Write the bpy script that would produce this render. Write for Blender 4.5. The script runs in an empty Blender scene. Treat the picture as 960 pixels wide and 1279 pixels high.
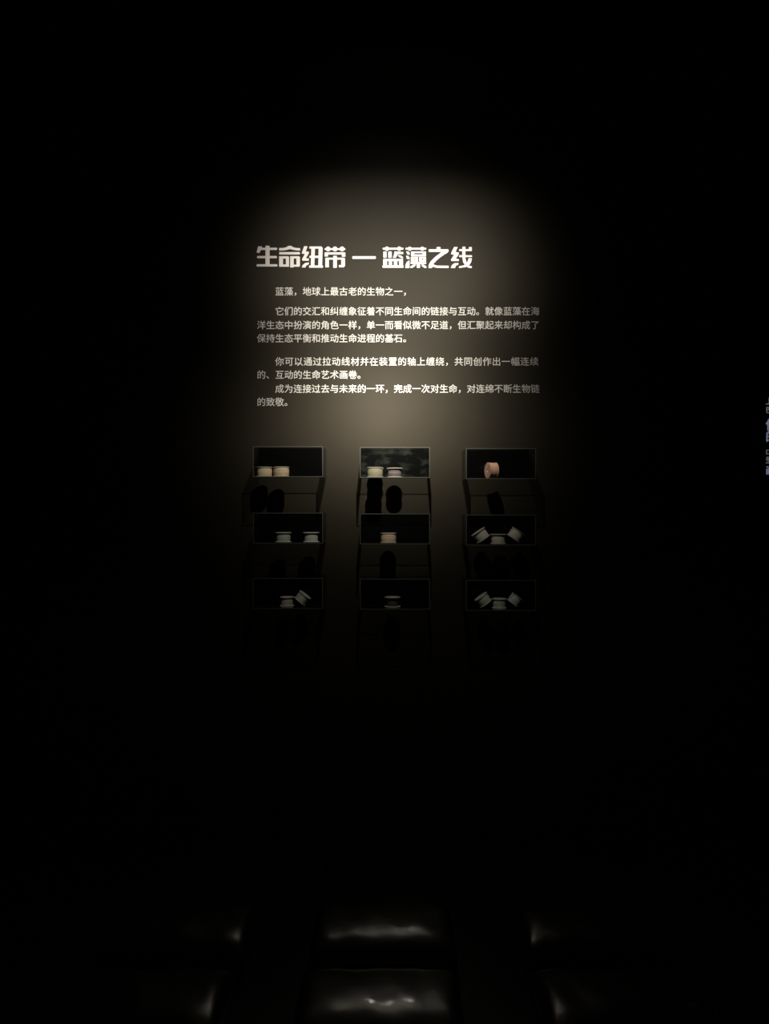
import bpy, bmesh, math, random
from mathutils import Vector, Matrix
random.seed(4)
S = bpy.context.scene
COL = S.collection

# ------------------------------------------------------------------ camera
WALL = 3.8            # distance of the text wall from the lens
CZ = 1.5              # eye height
F = 961.0             # focal length in pixels of the 960 x 1279 frame
cd = bpy.data.cameras.new('camera')
cd.sensor_fit = 'VERTICAL'; cd.sensor_height = 36.0; cd.lens = F / 1279.0 * 36.0
cam = bpy.data.objects.new('camera', cd); COL.objects.link(cam)
cam.location = (0, 0, CZ); cam.rotation_euler = (math.pi / 2, 0, 0)
S.camera = cam

# ------------------------------------------------------------------ world, exposure
w = bpy.data.worlds.new('dark_room'); S.world = w; w.use_nodes = True
w.node_tree.nodes['Background'].inputs[0].default_value = (0, 0, 0, 1)
w.node_tree.nodes['Background'].inputs[1].default_value = 0.0
S.view_settings.view_transform = 'Standard'; S.view_settings.look = 'None'
S.view_settings.exposure = 0.0; S.view_settings.gamma = 1.0
S.view_settings.use_curve_mapping = False
S.cycles.transparent_max_bounces = 24
S.cycles.max_bounces = 8
S.cycles.blur_glossy = 0.0

# ------------------------------------------------------------------ the gallery spotlight (its own beam shape lives in the lamp)
LPOS = Vector((0.07, WALL - 1.70, CZ + 2.02))
PHI_SIGN = 1.0
SPILL = 0.042
POWER = 640.0
ld = bpy.data.lights.new('gallery_spot', 'SPOT')
ld.energy = POWER; ld.color = (1.0, 0.93, 0.82); ld.shadow_soft_size = 0.016
ld.spot_size = math.radians(100); ld.spot_blend = 0.3
lamp = bpy.data.objects.new('gallery_spot', ld); COL.objects.link(lamp)
lamp.location = LPOS
lamp.rotation_euler = (math.radians(90 - 40), 0, 0)
ld.use_nodes = True
nt = ld.node_tree; N = nt.nodes; L = nt.links
em = N.get('Emission') or N.new('ShaderNodeEmission')
geo = N.new('ShaderNodeNewGeometry')
sep = N.new('ShaderNodeSeparateXYZ'); L.new(geo.outputs['Incoming'], sep.inputs[0])
def mth(op, a, b=None, tree=None):
    n = nt.nodes.new('ShaderNodeMath'); n.operation = op
    for i, v in enumerate((a, b)):
        if v is None: continue
        if isinstance(v, (int, float)): n.inputs[i].default_value = v
        else: nt.links.new(v, n.inputs[i])
    return n.outputs[0]
ay = mth('ABSOLUTE', sep.outputs[1])
az = mth('ABSOLUTE', sep.outputs[2])
theta = mth('MULTIPLY', mth('ARCTAN2', az, ay), 180 / math.pi)               # degrees below the horizontal
phi = mth('MULTIPLY', mth('ARCSINE', mth('MULTIPLY', sep.outputs[0], PHI_SIGN)), 180 / math.pi)   # degrees to the right
def polar(tc, pc, ts, ps):
    a = mth('DIVIDE', mth('SUBTRACT', theta, tc), ts); b = mth('DIVIDE', mth('SUBTRACT', phi, pc), ps)
    return mth('SQRT', mth('ADD', mth('MULTIPLY', a, a), mth('MULTIPLY', b, b)))
# wide pool of the reflector
t_ = mth('DIVIDE', mth('SUBTRACT', 34.6, polar(20.6, -1.0, 1.0, 1 / 1.02)), 24.91)
t_ = mth('MAXIMUM', mth('MINIMUM', t_, 1.0), 0.0)
t_ = mth('MULTIPLY', mth('MULTIPLY', t_, t_), mth('SUBTRACT', 3.0, mth('MULTIPLY', t_, 2.0)))
g_ = mth('MAXIMUM', mth('DIVIDE', mth('SUBTRACT', theta, 10.0), 20.0), 0.0)
g_ = mth('MINIMUM', mth('POWER', g_, 1.5), g_)
pool = mth('MULTIPLY', mth('MULTIPLY', mth('POWER', t_, 3.17), g_), 0.76)
# hot core of the lens
c_ = polar(42.7, -1.8, 5.7, 9.1)
core = mth('MULTIPLY', mth('EXPONENT', mth('MULTIPLY', mth('POWER', c_, 1.72), -1.0)), 2.75)
# soft halo round the pool
h_ = polar(27.0, -1.0, 12.2, 14.0)
halo = mth('MULTIPLY', mth('EXPONENT', mth('MULTIPLY', mth('MULTIPLY', h_, h_), -1.0)), 0.13)
# faint spill below the beam
s_ = polar(58.0, 0.0, 5.5, 19.0)
spill = mth('MULTIPLY', mth('EXPONENT', mth('MULTIPLY', mth('MULTIPLY', s_, s_), -1.0)), SPILL)
L.new(mth('ADD', mth('ADD', pool, core), mth('ADD', spill, halo)), em.inputs['Strength'])

# ------------------------------------------------------------------ materials
def mat(name, color, rough=0.6, spec=0.5, metal=0.0, noise=None, bump=None):
    m = bpy.data.materials.new(name); m.use_nodes = True
    t = m.node_tree; b = t.nodes['Principled BSDF']
    b.inputs['Base Color'].default_value = (*color, 1)
    b.inputs['Roughness'].default_value = rough
    b.inputs['Specular IOR Level'].default_value = spec
    b.inputs['Metallic'].default_value = metal
    if noise:
        sc, lo, hi = noise
        tc = t.nodes.new('ShaderNodeTexCoord')
        nz = t.nodes.new('ShaderNodeTexNoise'); nz.inputs['Scale'].default_value = sc
        nz.inputs['Detail'].default_value = 4
        t.links.new(tc.outputs['Object'], nz.inputs['Vector'])
        r = t.nodes.new('ShaderNodeValToRGB')
        r.color_ramp.elements[0].position = .3; r.color_ramp.elements[1].position = .7
        r.color_ramp.elements[0].color = (*[c * lo for c in color], 1)
        r.color_ramp.elements[1].color = (*[c * hi for c in color], 1)
        t.links.new(nz.outputs['Fac'], r.inputs[0]); t.links.new(r.outputs[0], b.inputs['Base Color'])
    if bump:
        sc, st, dist = bump
        tc = t.nodes.new('ShaderNodeTexCoord')
        nz = t.nodes.new('ShaderNodeTexNoise'); nz.inputs['Scale'].default_value = sc
        bp = t.nodes.new('ShaderNodeBump'); bp.inputs['Strength'].default_value = st
        bp.inputs['Distance'].default_value = dist
        t.links.new(tc.outputs['Object'], nz.inputs['Vector'])
        t.links.new(nz.outputs['Fac'], bp.inputs['Height']); t.links.new(bp.outputs[0], b.inputs['Normal'])
    return m

M_wall = mat('dark_wall_paint', (0.0195, 0.0164, 0.0102), 0.62, 0.12, noise=(3.0, .94, 1.06))
M_side = mat('black_wall_paint', (0.008, 0.008, 0.008), 0.8, 0.2, noise=(3.0, .9, 1.1))
M_ceil = mat('black_ceiling_paint', (0.010, 0.010, 0.010), 0.9, 0.1, noise=(2.0, .9, 1.1))
M_floor = mat('dark_floor', (0.014, 0.014, 0.012), 0.42, 0.4, noise=(6.0, .8, 1.2))
M_title = mat('title_vinyl', (0.62, 0.585, 0.57), 0.6, 0.3)
M_body = mat('text_vinyl', (0.45, 0.44, 0.41), 0.6, 0.3)
M_black = mat('black_acrylic', (0.0025, 0.0025, 0.0025), 0.16, 0.3)
M_edge = mat('acrylic_cut_edge', (0.115, 0.118, 0.105), 0.45, 0.4)
M_flange = mat('pale_spool_plastic', (0.62, 0.60, 0.52), 0.35, 0.5)
M_flange_w = mat('white_spool_plastic', (0.85, 0.88, 0.79), 0.35, 0.5)
M_vinyl = mat('black_vinyl_cushion', (0.030, 0.028, 0.021), 0.38, 1.0, bump=(9.0, .25, .02))
M_vinyl.node_tree.nodes['Principled BSDF'].inputs['Coat Weight'].default_value = 1.0
M_vinyl.node_tree.nodes['Principled BSDF'].inputs['Coat Roughness'].default_value = .12
M_metal = mat('black_metal', (0.02, 0.02, 0.02), 0.5, 0.5)

def reflection_black():  # black acrylic, faint room reflections painted into its colour as pale noise patches
    m = mat('painted_reflection_acrylic', (0.008, 0.008, 0.008), 0.16, 0.35)
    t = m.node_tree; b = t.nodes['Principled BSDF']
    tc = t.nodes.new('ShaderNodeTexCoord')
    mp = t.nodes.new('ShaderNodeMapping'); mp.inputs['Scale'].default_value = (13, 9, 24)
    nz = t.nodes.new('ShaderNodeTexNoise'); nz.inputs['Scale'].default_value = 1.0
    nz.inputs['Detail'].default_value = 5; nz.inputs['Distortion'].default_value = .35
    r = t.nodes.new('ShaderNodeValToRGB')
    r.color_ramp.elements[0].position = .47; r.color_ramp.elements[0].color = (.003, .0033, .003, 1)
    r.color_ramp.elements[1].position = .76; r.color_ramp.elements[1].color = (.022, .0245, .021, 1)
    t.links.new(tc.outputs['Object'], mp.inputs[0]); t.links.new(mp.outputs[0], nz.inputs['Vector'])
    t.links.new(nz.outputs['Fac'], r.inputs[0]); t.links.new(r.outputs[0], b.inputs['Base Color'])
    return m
M_reflection = reflection_black()

def acrylic():
    m = bpy.data.materials.new('clear_acrylic'); m.use_nodes = True
    t = m.node_tree; t.nodes.clear()
    out = t.nodes.new('ShaderNodeOutputMaterial')
    tr = t.nodes.new('ShaderNodeBsdfTransparent'); tr.inputs[0].default_value = (.94, .95, .94, 1)
    gl = t.nodes.new('ShaderNodeBsdfGlossy'); gl.inputs['Roughness'].default_value = .06
    mx = t.nodes.new('ShaderNodeMixShader')
    g = t.nodes.new('ShaderNodeNewGeometry')
    dt = t.nodes.new('ShaderNodeVectorMath'); dt.operation = 'DOT_PRODUCT'
    t.links.new(g.outputs['Normal'], dt.inputs[0]); t.links.new(g.outputs['Incoming'], dt.inputs[1])
    def mm(op, a, b=None):
        n = t.nodes.new('ShaderNodeMath'); n.operation = op
        for i, v in enumerate((a, b)):
            if v is None: continue
            if isinstance(v, (int, float)): n.inputs[i].default_value = v
            else: t.links.new(v, n.inputs[i])
        return n.outputs[0]
    c = mm('ABSOLUTE', dt.outputs['Value'])
    f = mm('ADD', mm('MULTIPLY', mm('POWER', mm('SUBTRACT', 1.0, c), 5.0), 0.96), 0.04)
    t.links.new(f, mx.inputs[0]); t.links.new(tr.outputs[0], mx.inputs[1]); t.links.new(gl.outputs[0], mx.inputs[2])
    t.links.new(mx.outputs[0], out.inputs[0])
    return m
M_acr = acrylic()

def thread_mat(name, color, dark=.72):
    """wound thread: fine rings of turns"""
    m = mat(name, color, 0.55, 0.3)
    t = m.node_tree; b = t.nodes['Principled BSDF']
    tc = t.nodes.new('ShaderNodeTexCoord')
    mp = t.nodes.new('ShaderNodeMapping'); mp.inputs['Scale'].default_value = (6, 6, 150)
    nz = t.nodes.new('ShaderNodeTexNoise'); nz.inputs['Scale'].default_value = 1.0; nz.inputs['Detail'].default_value = 3
    r = t.nodes.new('ShaderNodeValToRGB')
    r.color_ramp.elements[0].position = .35; r.color_ramp.elements[1].position = .6
    r.color_ramp.elements[0].color = (*[c * dark for c in color], 1)
    r.color_ramp.elements[1].color = (*color, 1)
    bp = t.nodes.new('ShaderNodeBump'); bp.inputs['Strength'].default_value = .3; bp.inputs['Distance'].default_value = .001
    t.links.new(tc.outputs['Object'], mp.inputs[0]); t.links.new(mp.outputs[0], nz.inputs['Vector'])
    t.links.new(nz.outputs['Fac'], r.inputs[0]); t.links.new(r.outputs[0], b.inputs['Base Color'])
    t.links.new(nz.outputs['Fac'], bp.inputs['Height']); t.links.new(bp.outputs[0], b.inputs['Normal'])
    return m
T_cream = thread_mat('cream_thread', (0.86, 0.70, 0.47))
T_tan = thread_mat('tan_thread', (0.88, 0.68, 0.45))
T_pale = thread_mat('pale_yellow_thread', (0.48, 0.44, 0.29), .6)
T_mauve = thread_mat('mauve_thread', (0.26, 0.22, 0.22), .3)
T_rose = thread_mat('rose_copper_thread', (0.90, 0.52, 0.36), .75)
T_white = thread_mat('white_green_thread', (0.80, 0.86, 0.74), .85)
T_grey = thread_mat('warm_grey_thread', (0.84, 0.79, 0.68), .85)
T_dark = thread_mat('charcoal_thread', (0.10, 0.10, 0.10), .6)

# ------------------------------------------------------------------ helpers
def link(name, bm, m, parent=None, smooth=False):
    me = bpy.data.meshes.new(name)
    bmesh.ops.recalc_face_normals(bm, faces=bm.faces[:])
    bm.to_mesh(me); bm.free()
    for x in (m if isinstance(m, (list, tuple)) else [m]): me.materials.append(x)
    if smooth:
        for p in me.polygons: p.use_smooth = True
    o = bpy.data.objects.new(name, me); COL.objects.link(o)
    if parent: o.parent = parent
    return o
def box(bm, x0, x1, y0, y1, z0, z1):
    v = [bm.verts.new((x, y, z)) for x in (x0, x1) for y in (y0, y1) for z in (z0, z1)]
    fs = [(0, 1, 3, 2), (4, 6, 7, 5), (0, 4, 5, 1), (2, 3, 7, 6), (0, 2, 6, 4), (1, 5, 7, 3)]
    return [bm.faces.new([v[i] for i in f]) for f in fs]
def empty(name, loc, label, cat, group=None):
    o = bpy.data.objects.new(name, None); COL.objects.link(o)
    o.location = loc; o.empty_display_size = .05
    o['label'] = label; o['category'] = cat
    if group: o['group'] = group
    return o
def px(x, y, d=WALL):
    """a point of the frame on a plane at distance d"""
    return Vector(((x - 480) * d / F, d, CZ - (y - 639.5) * d / F))

# ------------------------------------------------------------------ the room
RX, RY0, CEIL = 3.4, -2.5, 4.4
def slab(name, m, *b):
    bm = bmesh.new(); box(bm, *b); o = link(name, bm, m); o['kind'] = 'structure'; return o
slab('floor', M_floor, -RX, RX, RY0, WALL, -0.1, 0)
slab('ceiling', M_ceil, -RX, RX, RY0, WALL, CEIL, CEIL + .1)
slab('wall_back', M_wall, -RX, RX, WALL, WALL + .12, 0, CEIL)
slab('wall_left', M_side, -RX - .12, -RX, RY0, WALL + .12, 0, CEIL)
slab('wall_right', M_side, RX, RX + .12, RY0, WALL + .12, 0, CEIL)
slab('wall_front', M_side, -RX, RX, RY0 - .12, RY0, 0, CEIL)

# ------------------------------------------------------------------ the title, cut vinyl characters
TH = 0.0012
def glyph(name, polys, u0, v0, s, parent):
    bm = bmesh.new()
    pts = [p for poly in polys for p in poly]
    cx = (min(p[0] for p in pts) + max(p[0] for p in pts)) / 2
    cy = (min(p[1] for p in pts) + max(p[1] for p in pts)) / 2
    c = px(u0 + cx / s, v0 + cy / s)
    for n_, poly in enumerate(polys):
        vs = []; th = TH + n_ * .00006
        for (u, v) in poly:
            q = px(u0 + u / s, v0 + v / s)
            vs.append(bm.verts.new((q.x - c.x, -th, q.z - c.z)))
        f = bm.faces.new(vs)
        r = bmesh.ops.extrude_face_region(bm, geom=[f])
        for g in r['geom']:
            if isinstance(g, bmesh.types.BMVert): g.co.y += th - TH * .05
    bmesh.ops.triangulate(bm, faces=[f for f in bm.faces if len(f.verts) > 4])
    o = link(name, bm, M_title, parent)
    o.location = c - parent.location
    return o
def R(a, b, c, d):   # soft-cornered bar
    k = 9
    a, c = min(a, c), max(a, c); b, d = min(b, d), max(b, d)
    return [(a + k, b), (c - k, b), (c, b + k), (c, d - k), (c - k, d), (a + k, d), (a, d - k), (a, b + k)]
def Q(a, b, c, d): return [(a, b), (c, b), (c, d), (a, d)]
def blob(x, y, r): return [(x + r * math.cos(t * math.pi / 5), y + r * math.sin(t * math.pi / 5)) for t in range(10)]
G = []
G.append(([[(100, 92), (180, 95), (165, 150), (125, 228), (70, 215)], R(130, 120, 480, 165), R(247, 80, 330, 490), R(80, 285, 475, 330), R(70, 450, 485, 496)], 316, 302, 16))
G.append(([[(520, 125), (600, 125), (670, 108), (700, 84), (765, 84), (800, 110), (860, 125), (940, 130), (940, 176), (860, 172), (800, 162), (735, 148), (680, 162), (610, 174), (520, 176)],
    R(520, 207, 935, 255), Q(520, 290, 597, 500), Q(655, 300, 718, 500), Q(520, 290, 705, 338), Q(520, 455, 718, 500),
    Q(740, 290, 812, 515), Q(740, 290, 920, 336), Q(865, 302, 935, 490), Q(740, 460, 922, 500)], 316, 302, 16))
G.append(([[(90, 90), (160, 90), (125, 195), (185, 200), (185, 235), (125, 330), (185, 335), (185, 380), (55, 380), (50, 345), (105, 245), (45, 240), (50, 205)],
    [(188, 415), (185, 450), (130, 480), (120, 515), (45, 515), (60, 470), (110, 425)],
    R(195, 95, 440, 140), [(235, 130), (308, 130), (295, 480), (224, 480)], [(380, 100), (440, 97), (462, 125), (450, 480), (375, 480)],
    R(195, 280, 400, 325), R(190, 475, 468, 520)], 374, 302, 16))
G.append(([R(500, 130, 915, 165), blob(570, 145, 50), blob(707, 145, 50), blob(848, 145, 50),
    R(500, 213, 915, 256), Q(500, 225, 568, 296), Q(845, 235, 915, 300),
    Q(515, 322, 585, 512), R(515, 320, 895, 358), R(672, 282, 745, 522), Q(832, 330, 906, 492), R(785, 466, 890, 512)], 374, 302, 16))
G.append(([R(80, 248, 482, 294)], 434, 302, 13.714))
G.append(([R(60, 120, 475, 160), blob(145, 140, 45), blob(390, 140, 45), R(72, 195, 138, 322), R(170, 195, 240, 322),
    [(295, 195), (470, 205), (470, 248), (365, 248), (322, 322), (262, 322), (285, 260)], [(370, 265), (430, 278), (466, 310), (466, 335), (410, 318), (370, 290)],
    R(70, 342, 465, 388), Q(70, 350, 147, 490), Q(180, 350, 247, 490), Q(283, 350, 352, 490), Q(388, 350, 465, 490), R(55, 474, 476, 522)], 474, 302, 16))
G.append(([R(515, 120, 930, 160), blob(600, 140, 42), blob(850, 140, 42),
    [(525, 195), (570, 195), (598, 225), (598, 260), (555, 255)], [(525, 280), (570, 285), (600, 320), (595, 350), (545, 345)],
    [(597, 370), (595, 525), (510, 525), (515, 460), (545, 400)],
    Q(625, 195, 925, 229), Q(625, 254, 925, 296), Q(625, 195, 692, 296), Q(855, 195, 925, 296),
    Q(622, 306, 765, 343), Q(622, 362, 765, 400), Q(622, 306, 682, 400), Q(706, 306, 765, 400),
    Q(785, 306, 925, 340), Q(785, 365, 925, 400), Q(785, 306, 842, 400), Q(866, 306, 925, 400),
    R(615, 410, 930, 447), R(740, 410, 806, 525),
    [(690, 450), (727, 465), (690, 502), (650, 525), (612, 525), (612, 495)], [(835, 450), (880, 460), (932, 495), (932, 525), (890, 525), (840, 490)]], 474, 302, 16))
G.append(([R(175, 105, 255, 170), R(18, 150, 415, 204),
    [(290, 195), (415, 180), (402, 215), (330, 258), (250, 312), (170, 380), (115, 440), (85, 525), (15, 525), (20, 460), (60, 390), (140, 310), (230, 240)],
    [(108, 452), (180, 478), (412, 480), (420, 500), (415, 525), (180, 522), (90, 498)]], 534, 302, 16))
G.append(([[(525, 105), (598, 105), (555, 205), (620, 215), (620, 250), (560, 340), (620, 348), (620, 386), (470, 386), (465, 355), (525, 262), (465, 250), (470, 215)],
    [(612, 425), (610, 458), (560, 480), (545, 525), (460, 525), (480, 470), (530, 430)],
    R(625, 148, 880, 188), R(820, 105, 880, 185), R(625, 270, 885, 308),
    [(690, 100), (752, 100), (752, 330), (775, 415), (820, 478), (880, 490), (880, 526), (820, 524), (760, 490), (705, 410), (688, 300)],
    [(810, 330), (880, 330), (870, 400), (835, 462), (760, 508), (625, 526), (622, 492), (720, 472), (780, 415), (805, 370)]], 534, 302, 16))
title = empty('wall_title', px(455, 336), 'large bold white title in nine blocky characters across the wall top', 'title')
for polys, u0, v0, s in G: glyph('character', polys, u0, v0, s, title)

# ------------------------------------------------------------------ the paragraphs
def char_polys(ch, size, offset):
    cu = bpy.data.curves.new('t', 'FONT'); cu.body = ch; cu.size = size; cu.offset = 0.0
    cu.fill_mode = 'FRONT'; cu.resolution_u = 2; cu.extrude = 0.0
    ob = bpy.data.objects.new('t', cu); COL.objects.link(ob)
    dg = bpy.context.evaluated_depsgraph_get(); dg.update()
    me = bpy.data.meshes.new_from_object(ob.evaluated_get(dg))
    vs = [(v.co.x, v.co.y) for v in me.vertices]; fs = [tuple(p.vertices) for p in me.polygons]
    bpy.data.objects.remove(ob); bpy.data.curves.remove(cu); bpy.data.meshes.remove(me)
    return vs, fs
vs, _ = char_polys('口', 1.0, 0.0)
KW = max(v[0] for v in vs) - min(v[0] for v in vs)      # 口 is about .76 em wide in this face
vs2, _ = char_polys('口口', 1.0, 0.0)
ADV = (max(v[0] for v in vs2) - min(v[0] for v in vs2)) - KW   # one em of advance
PITCH = 11.39 * WALL / F
SIZE = PITCH / ADV
cache = {}
def text_line(s, x0, yc, parent, indent=0, material=None, name='text_line', size=SIZE, pitch=PITCH, d=WALL, lift=.0008, off=.008, origin=None):
    verts, faces = [], []
    q = px(x0, yc, d) if origin is None else origin
    em = size * ADV
    for i, ch in enumerate(s):
        key = (ch, size, off)
        if key not in cache: cache[key] = char_polys(ch, size, off)
        v, f = cache[key]; n = len(verts)
        ox = (i + indent) * pitch
        for j, (dx, dz) in enumerate(((0, 0), (1, 0), (-1, 0), (0, 1), (0, -1))):   # weight of the face
            n = len(verts)
            verts += [(ox + a + dx * off * em, -j * .00003, b - .38 * em + dz * off * em) for a, b in v]
            faces += [tuple(k + n for k in t) for t in f]
    me = bpy.data.meshes.new(name); me.from_pydata(verts, [], faces)
    me.materials.append(material or M_body)
    o = bpy.data.objects.new(name, me); COL.objects.link(o); o.parent = parent; o['kind'] = 'stuff'
    o.location = Vector((q.x, q.y - lift, q.z)) - parent.location
    return o
def paragraph(label, lines):
    p = empty('wall_paragraph', px(321, lines[-1][1] + 5), label, 'text', 'paragraphs of the wall text')
    for s, yc, ind, *w in lines: text_line(s, 320.6 + ind * 11.39, yc, p, 0, pitch=(w[0] if w else 11.39) * WALL / F)
paragraph('single short line of small white text just below the title', [('蓝藻，地球上最古老的生物之一，', 364, 2)])
paragraph('three-line block of small white text, densest on the wall', [
    ('它们的交汇和纠缠象征着不同生命间的链接与互动。就像蓝藻在海', 388.7, 2),
    ('洋生态中扮演的角色一样，单一而看似微不足道，但汇聚起来却构成了', 406, 0),
    ('保持生态平衡和推动生命进程的基石。', 422.5, 0)])
paragraph('two-line block of small white text under the widest gap between paragraphs', [
    ('你可以通过拉动线材并在装置的轴上缠绕，共同创作出一幅连续', 451.5, 2, 11.77),
    ('的、互动的生命艺术画卷。', 468, 0)])
paragraph('lowest two-line block of white text, ending in four characters above the shelves', [
    ('成为连接过去与未来的一环，完成一次对生命，对连绵不断生物链', 485.5, 2),
    ('的致敬。', 502, 0)])

# ------------------------------------------------------------------ clear display boxes
BW, BH, D, T = 0.329, 0.1447, 0.19, 0.004
YF = WALL - D
COLX = [-0.4527, 0.0489, 0.5462]
ROWZ = [CZ + 0.1600, CZ - 0.1515, CZ - 0.4580]       # underside of each box
DROP = [0.0035, 0.0, -0.0055]
where = ['left', 'middle', 'right']; rown = ['top', 'middle', 'bottom']
def edged(bm_faces, bm):
    for f in bm_faces:
        n = f.normal
    bm.normal_update()
    for f in bm.faces:
        if f.normal.y < -.9: f.material_index = 1
held = [['holding two cream thread spools', 'with reflections painted on its back, holding pale and mauve thread spools', 'holding one rose copper spool on its side'],
        ['holding two white-green thread spools far apart', 'holding a single tan thread spool', 'holding three warm grey spools leaning together'],
        ['holding an upright spool and one leaning on it', 'holding one dark-cored spool', 'holding three dim leaning spools, deepest in shade']]
def display_box(ci, ri):
    cx = COLX[ci]; z = ROWZ[ri] + DROP[ci]
    t = empty('display_box', (cx, WALL - D / 2, z), 'clear wall box, %s column %s row, %s' % (where[ci], rown[ri], held[ri][ci]), 'box', 'clear display boxes on the wall')
    h = BW / 2; y0, y1 = -D / 2, D / 2 - .006
    def pan(name, b, m):
        bm = bmesh.new(); f = box(bm, *b); bm.normal_update(); edged(f, bm)
        return link(name, bm, m, t)
    ms = [M_acr, M_edge]
    pan('bottom_panel', (-h, h, y0, y1, 0, T), ms)
    pan('top_panel', (-h, h, y0, y1, BH - T, BH), ms)
    pan('side_panel', (-h, -h + T, y0, y1, T, BH - T), ms)
    pan('side_panel', (h - T, h, y0, y1, T, BH - T), ms)
    bm = bmesh.new(); box(bm, -h, h, y1, D / 2 - .001, .012, BH)
    b = link('back_panel', bm, M_reflection if (ci, ri) == (1, 0) else M_black, t)
    if (ci, ri) == (1, 0): b['label'] = 'black back panel with pale painted reflections'
    return t
for ri in range(3):
    for ci in range(3): display_box(ci, ri)

# ------------------------------------------------------------------ thread spools
def lathe(bm, prof, n=40, closed=True):
    rings = []
    for r, z in prof:
        rings.append([bm.verts.new((r * math.cos(2 * math.pi * k / n), r * math.sin(2 * math.pi * k / n), z)) for k in range(n)])
    m = len(rings)
    for i in range(m if closed else m - 1):
        a, b = rings[i], rings[(i + 1) % m]
        for k in range(n): bm.faces.new((a[k], a[(k + 1) % n], b[(k + 1) % n], b[k]))
SR, SH, SF, HOLE = 0.0385, 0.047, 0.0036, 0.009
def flange_bm(z, R_):
    bm = bmesh.new(); e = .0010
    lathe(bm, [(HOLE, z), (R_ - e, z), (R_, z + e), (R_, z + SF - e), (R_ - e, z + SF), (HOLE, z + SF)])
    return bm
def thread_bm(fill, R_, H_, rings):
    bm = bmesh.new()
    n = 12; prof = [(HOLE + .0015, SF), ]
    for i in range(n + 1):
        t = i / n
        rr = R_ * fill + .0012 * math.sin(t * math.pi) + (.0010 * math.sin(i * 2.3) if rings else 0)
        prof.append((rr, SF + (H_ - 2 * SF) * t))
    prof.append((HOLE + .0015, H_ - SF))
    lathe(bm, prof)
    return bm
def spool(label, cat_group, loc, tilt=0.0, yaw=0.0, thread=T_cream, flange=M_flange, fill=.9, rings=True, R_=SR, H_=SH, glabel=None, spin=0.0):
    t = empty('thread_spool', loc, label, 'spool', 'thread spools in the display boxes')
    t.rotation_euler = Matrix.Rotation(yaw, 3, 'Z').to_euler() if yaw and not tilt else (0, 0, 0)
    t.rotation_mode = 'XYZ'
    t.rotation_euler = (Matrix.Rotation(yaw, 3, 'Z') @ Matrix.Rotation(tilt, 3, 'Y') @ Matrix.Rotation(spin, 3, 'Z')).to_euler()
    link('flange', flange_bm(0, R_), flange, t, False)
    link('flange', flange_bm(H_ - SF, R_), flange, t, False)
    th = link('thread_winding', thread_bm(fill, R_, H_, rings), thread, t, True)
    bm = bmesh.new(); lathe(bm, [(HOLE - .0022, 0.0008), (HOLE, 0.0008), (HOLE, H_ - .0008), (HOLE - .0022, H_ - .0008)], 24)
    link('core_tube', bm, flange, t, True)
    return t
def shelf_z(ci, ri): return ROWZ[ri] + DROP[ci] + T + .0003
def up_spool(ci, ri, pxc, b, label, **k):
    """upright spool whose centre is b metres off the wall"""
    x = (pxc - 480) * (WALL - b) / F
    return spool(label, None, (x, WALL - b, shelf_z(ci, ri)), **k), x
def lean(ci, ri, xc, b, side, deg, label, R0=SR, **k):
    """a spool leaning on the upright one centred at xc; side -1 = on its left"""
    a = math.radians(deg)
    R_ = k.get('R_', SR)
    xt = xc + side * (R0 + .0006)                        # where its lower flange touches
    xb = xt + side * 2 * R_ * math.cos(a)                # its lowest point on the shelf
    cx = (xt + xb) / 2; cz = shelf_z(ci, ri) + R_ * math.sin(a)
    return spool(label, None, (cx, WALL - b, cz), tilt=side * a, **k)

up_spool(0, 0, 330.3, .112, 'cream thread spool at the left end of the top left box', thread=T_cream, spin=.4)
up_spool(0, 0, 351.2, .128, 'cream thread spool second from the left end of the top left box', thread=T_tan, fill=.93, spin=2.)
up_spool(1, 0, 468.3, .150, 'pale yellow spool with bright flanges, front left in the top middle box', thread=T_pale, fill=.92, rings=False, spin=1.)
up_spool(1, 0, 468.9, .066, 'pale spool hidden behind the yellow one in the top middle box', thread=T_grey, fill=.8, spin=1.)
up_spool(1, 0, 492.6, .108, 'spool with mauve thread and wide pale flanges in the top middle box', thread=T_mauve, fill=.80, H_=.046, rings=False, spin=2.5)
# the one lying on its side
zz = shelf_z(2, 0) + SR
b = .140; xs = (613.8 - 480) * (WALL - b) / F
dirx = Vector((math.cos(.28), math.sin(.28), 0))
s = spool('rose copper thread spool lying on its side in the top right box', None,
          Vector((xs, WALL - b, zz)) - dirx * .0212, tilt=math.pi / 2, yaw=.28, thread=T_rose, fill=.93, rings=False,
          flange=mat('rose_spool_plastic', (.80, .50, .38), .35, .5), H_=.0425)
bm = bmesh.new()          # loose thread end
prev = None
for i in range(9):
    c = Vector((-.018 - .0009 * i + .0010 * math.sin(i * .8), .0006 * i, .0005 - .0017 * i))
    ring = [bm.verts.new((c.x + .0006 * math.cos(k * 2.094), c.y + .0006 * math.sin(k * 2.094), c.z)) for k in range(3)]
    if prev:
        for k in range(3): bm.faces.new((prev[k], prev[(k + 1) % 3], ring[(k + 1) % 3], ring[k]))
    prev = ring
link('thread_end', bm, T_rose, s)
up_spool(0, 1, 353.8, .140, 'white-green spool with crossing thread, left one in the middle left box', thread=T_white, flange=M_flange_w, fill=.84, spin=.5)
up_spool(0, 1, 388.5, .130, 'white-green spool near the right side of the middle left box', thread=T_white, flange=M_flange_w, fill=.80, rings=False, spin=1.5)
up_spool(1, 1, 485.0, .108, 'tan thread spool alone in the middle box of the middle column', thread=T_tan, fill=.92, spin=2.2)
_, x = up_spool(2, 1, 622.0, .120, 'upright warm grey spool between two leaning ones in the middle right box', thread=T_grey, fill=.82, rings=False)
lean(2, 1, x, .120, -1, 34, 'warm grey spool leaning on the left in the middle right box', thread=T_grey, fill=.86)
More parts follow.
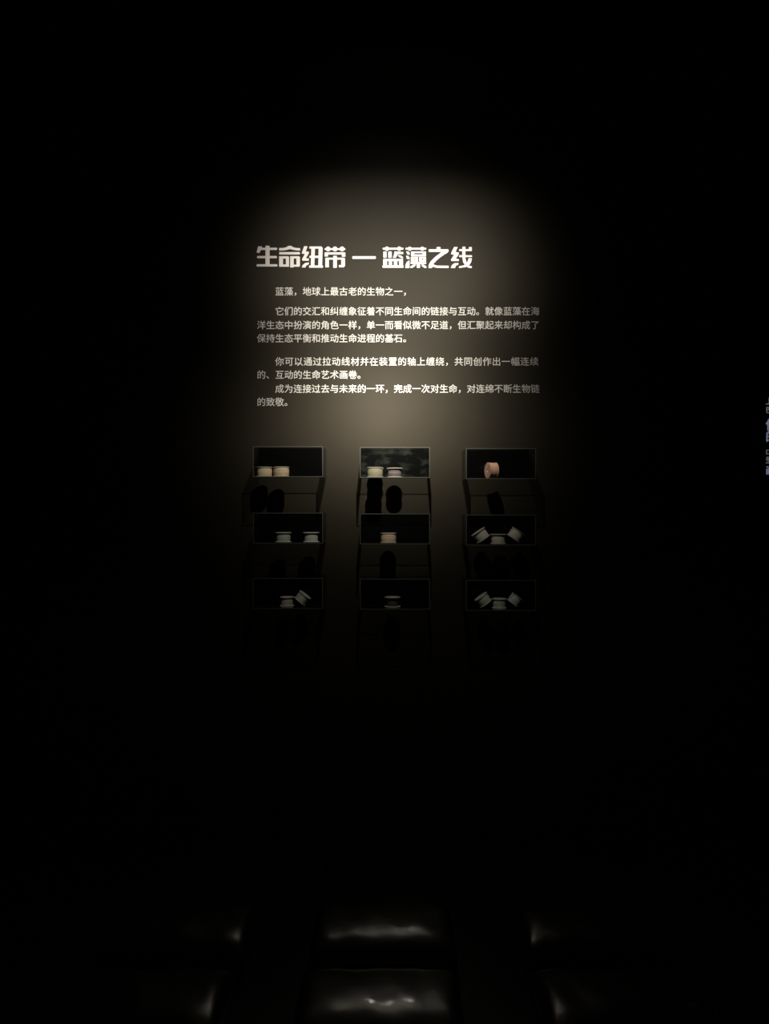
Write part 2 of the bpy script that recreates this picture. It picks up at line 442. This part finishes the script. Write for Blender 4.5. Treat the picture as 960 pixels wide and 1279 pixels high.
lean(2, 1, x, .120, 1, 36, 'warm grey spool leaning on the right in the middle right box', thread=T_grey, fill=.88)
_, x = up_spool(0, 2, 358.3, .110, 'upright grey spool in the bottom left box', thread=T_grey, fill=.82, rings=False, R_=.0345, H_=.044, flange=M_flange_w)
lean(0, 2, x, .110, 1, 38, 'grey spool tipped onto the upright one in the bottom left box', thread=T_white, fill=.86, R_=.0345, H_=.042, R0=.0345, flange=M_flange_w)
up_spool(1, 2, 490.0, .110, 'spool with near-black thread and pale flanges in the bottom middle box', thread=T_dark, fill=.72, rings=False, flange=M_flange)
_, x = up_spool(2, 2, 623.3, .120, 'upright dim grey spool between two leaning ones in the bottom right box', thread=T_white, fill=.84, rings=False, R_=.0345, H_=.046, flange=M_flange_w)
lean(2, 2, x, .120, -1, 36, 'dim grey spool leaning on the left in the bottom right box', thread=T_white, fill=.88, R_=.036, R0=.0345, H_=.044, flange=M_flange_w)
lean(2, 2, x, .120, 1, 38, 'dim grey spool leaning on the right in the bottom right box', thread=T_white, fill=.88, R_=.034, R0=.0345, H_=.044, flange=M_flange_w)

# ------------------------------------------------------------------ glossy floor cushions
def cushion(x, y, label, wd=.48, dp=.35, H=.12, seed=0):
    rnd = random.Random(seed); bm = bmesh.new(); nu, nv = 36, 26
    ph = [rnd.uniform(0, 6.28) for _ in range(4)]
    def P(i, j, top):
        u = -1 + 2 * i / nu; v = -1 + 2 * j / nv
        su = math.copysign(abs(math.sin(u * math.pi / 2)), u); sv = math.copysign(abs(math.sin(v * math.pi / 2)), v)
        e = max(0.0, (1 - su ** 12)) ** .35 * max(0.0, (1 - sv ** 4)) ** .5
        crown = .72 + .28 * (1 - sv * sv) * (1 - .25 * su * su)
        wob = .0014 * math.sin(7 * su + ph[0]) * math.sin(4 * sv + ph[1]) + .0012 * math.sin(13 * su + 5 * sv + ph[2])
        z = H * (.38 + (.62 * e * crown if top else -.38 * e ** .5)) + (wob * e if top else 0)
        return (su * wd / 2, sv * dp / 2, max(0.0, z))
    grids = []
    for top in (True, False):
        grids.append([[bm.verts.new(P(i, j, top)) for j in range(nv + 1)] for i in range(nu + 1)])
    for g in grids:
        for i in range(nu):
            for j in range(nv): bm.faces.new((g[i][j], g[i + 1][j], g[i + 1][j + 1], g[i][j + 1]))
    bmesh.ops.remove_doubles(bm, verts=bm.verts[:], dist=1e-5)
    o = link('floor_cushion', bm, M_vinyl, None, True)
    o.location = (x, y, 0); o['label'] = label; o['category'] = 'cushion'; o['group'] = 'dark floor cushions before the wall'
    return o
rowsY = [2.235, 2.64]; rn = ['front', 'back']
for r, y in enumerate(rowsY):
    for c, x in enumerate((-.70, -.015, .69)):
        cushion(x + (0.0, .01, .02)[r], y, 'low glossy black floor cushion, %s row, %s one' % (rn[r], where[c]), seed=r * 3 + c)

# ------------------------------------------------------------------ lit screen cut by the right edge
M_scr = bpy.data.materials.new('screen_glow'); M_scr.use_nodes = True
b = M_scr.node_tree.nodes['Principled BSDF']
b.inputs['Base Color'].default_value = (.004, .004, .006, 1); b.inputs['Roughness'].default_value = .3
b.inputs['Emission Color'].default_value = (.10, .22, 1, 1); b.inputs['Emission Strength'].default_value = .012
def glow(name, c, st):
    m = bpy.data.materials.new(name); m.use_nodes = True; b = m.node_tree.nodes['Principled BSDF']
    b.inputs['Base Color'].default_value = (.02, .02, .02, 1)
    b.inputs['Emission Color'].default_value = (*c, 1); b.inputs['Emission Strength'].default_value = st
    return m
M_g1 = glow('screen_text_blue_white', (.55, .68, 1.0), .22)
M_g2 = glow('screen_text_grey', (.8, .78, .75), .16)
sx0 = px(955.6, 600).x
scr = empty('wall_screen', ((sx0 + 2.45) / 2, WALL, px(0, 606).z), 'black wall screen with blue-white characters, cut by the right picture edge', 'screen')
bm = bmesh.new(); zt, zb = px(0, 488).z, px(0, 606).z
cx0 = scr.location.x
box(bm, sx0 - .012 - cx0, 2.45 - cx0, -.035, -.001, 0, zt - zb)
link('screen_housing', bm, M_metal, scr)
bm = bmesh.new(); box(bm, sx0 - cx0, 2.44 - cx0, -.037, -.0352, .012, zt - zb - .012)
link('screen_face', bm, M_scr, scr)
DS = WALL - .0375
for s_, y_, hpx, m_ in (('上海', 501, 9, M_g2), ('巴口', 512, 8, M_g2), ('像蓝', 530, 15, M_g1), ('的线', 545, 14, M_g1), ('口中', 564.5, 6.5, M_g2), ('生命', 574.5, 8.5, M_g2), ('画生', 587.5, 11, M_g1)):
    size = hpx * DS / F / ADV * 1.08
    text_line(s_, 955.6, y_, scr, 0, m_, 'screen_text', size, size * ADV, DS, .0003, .02)
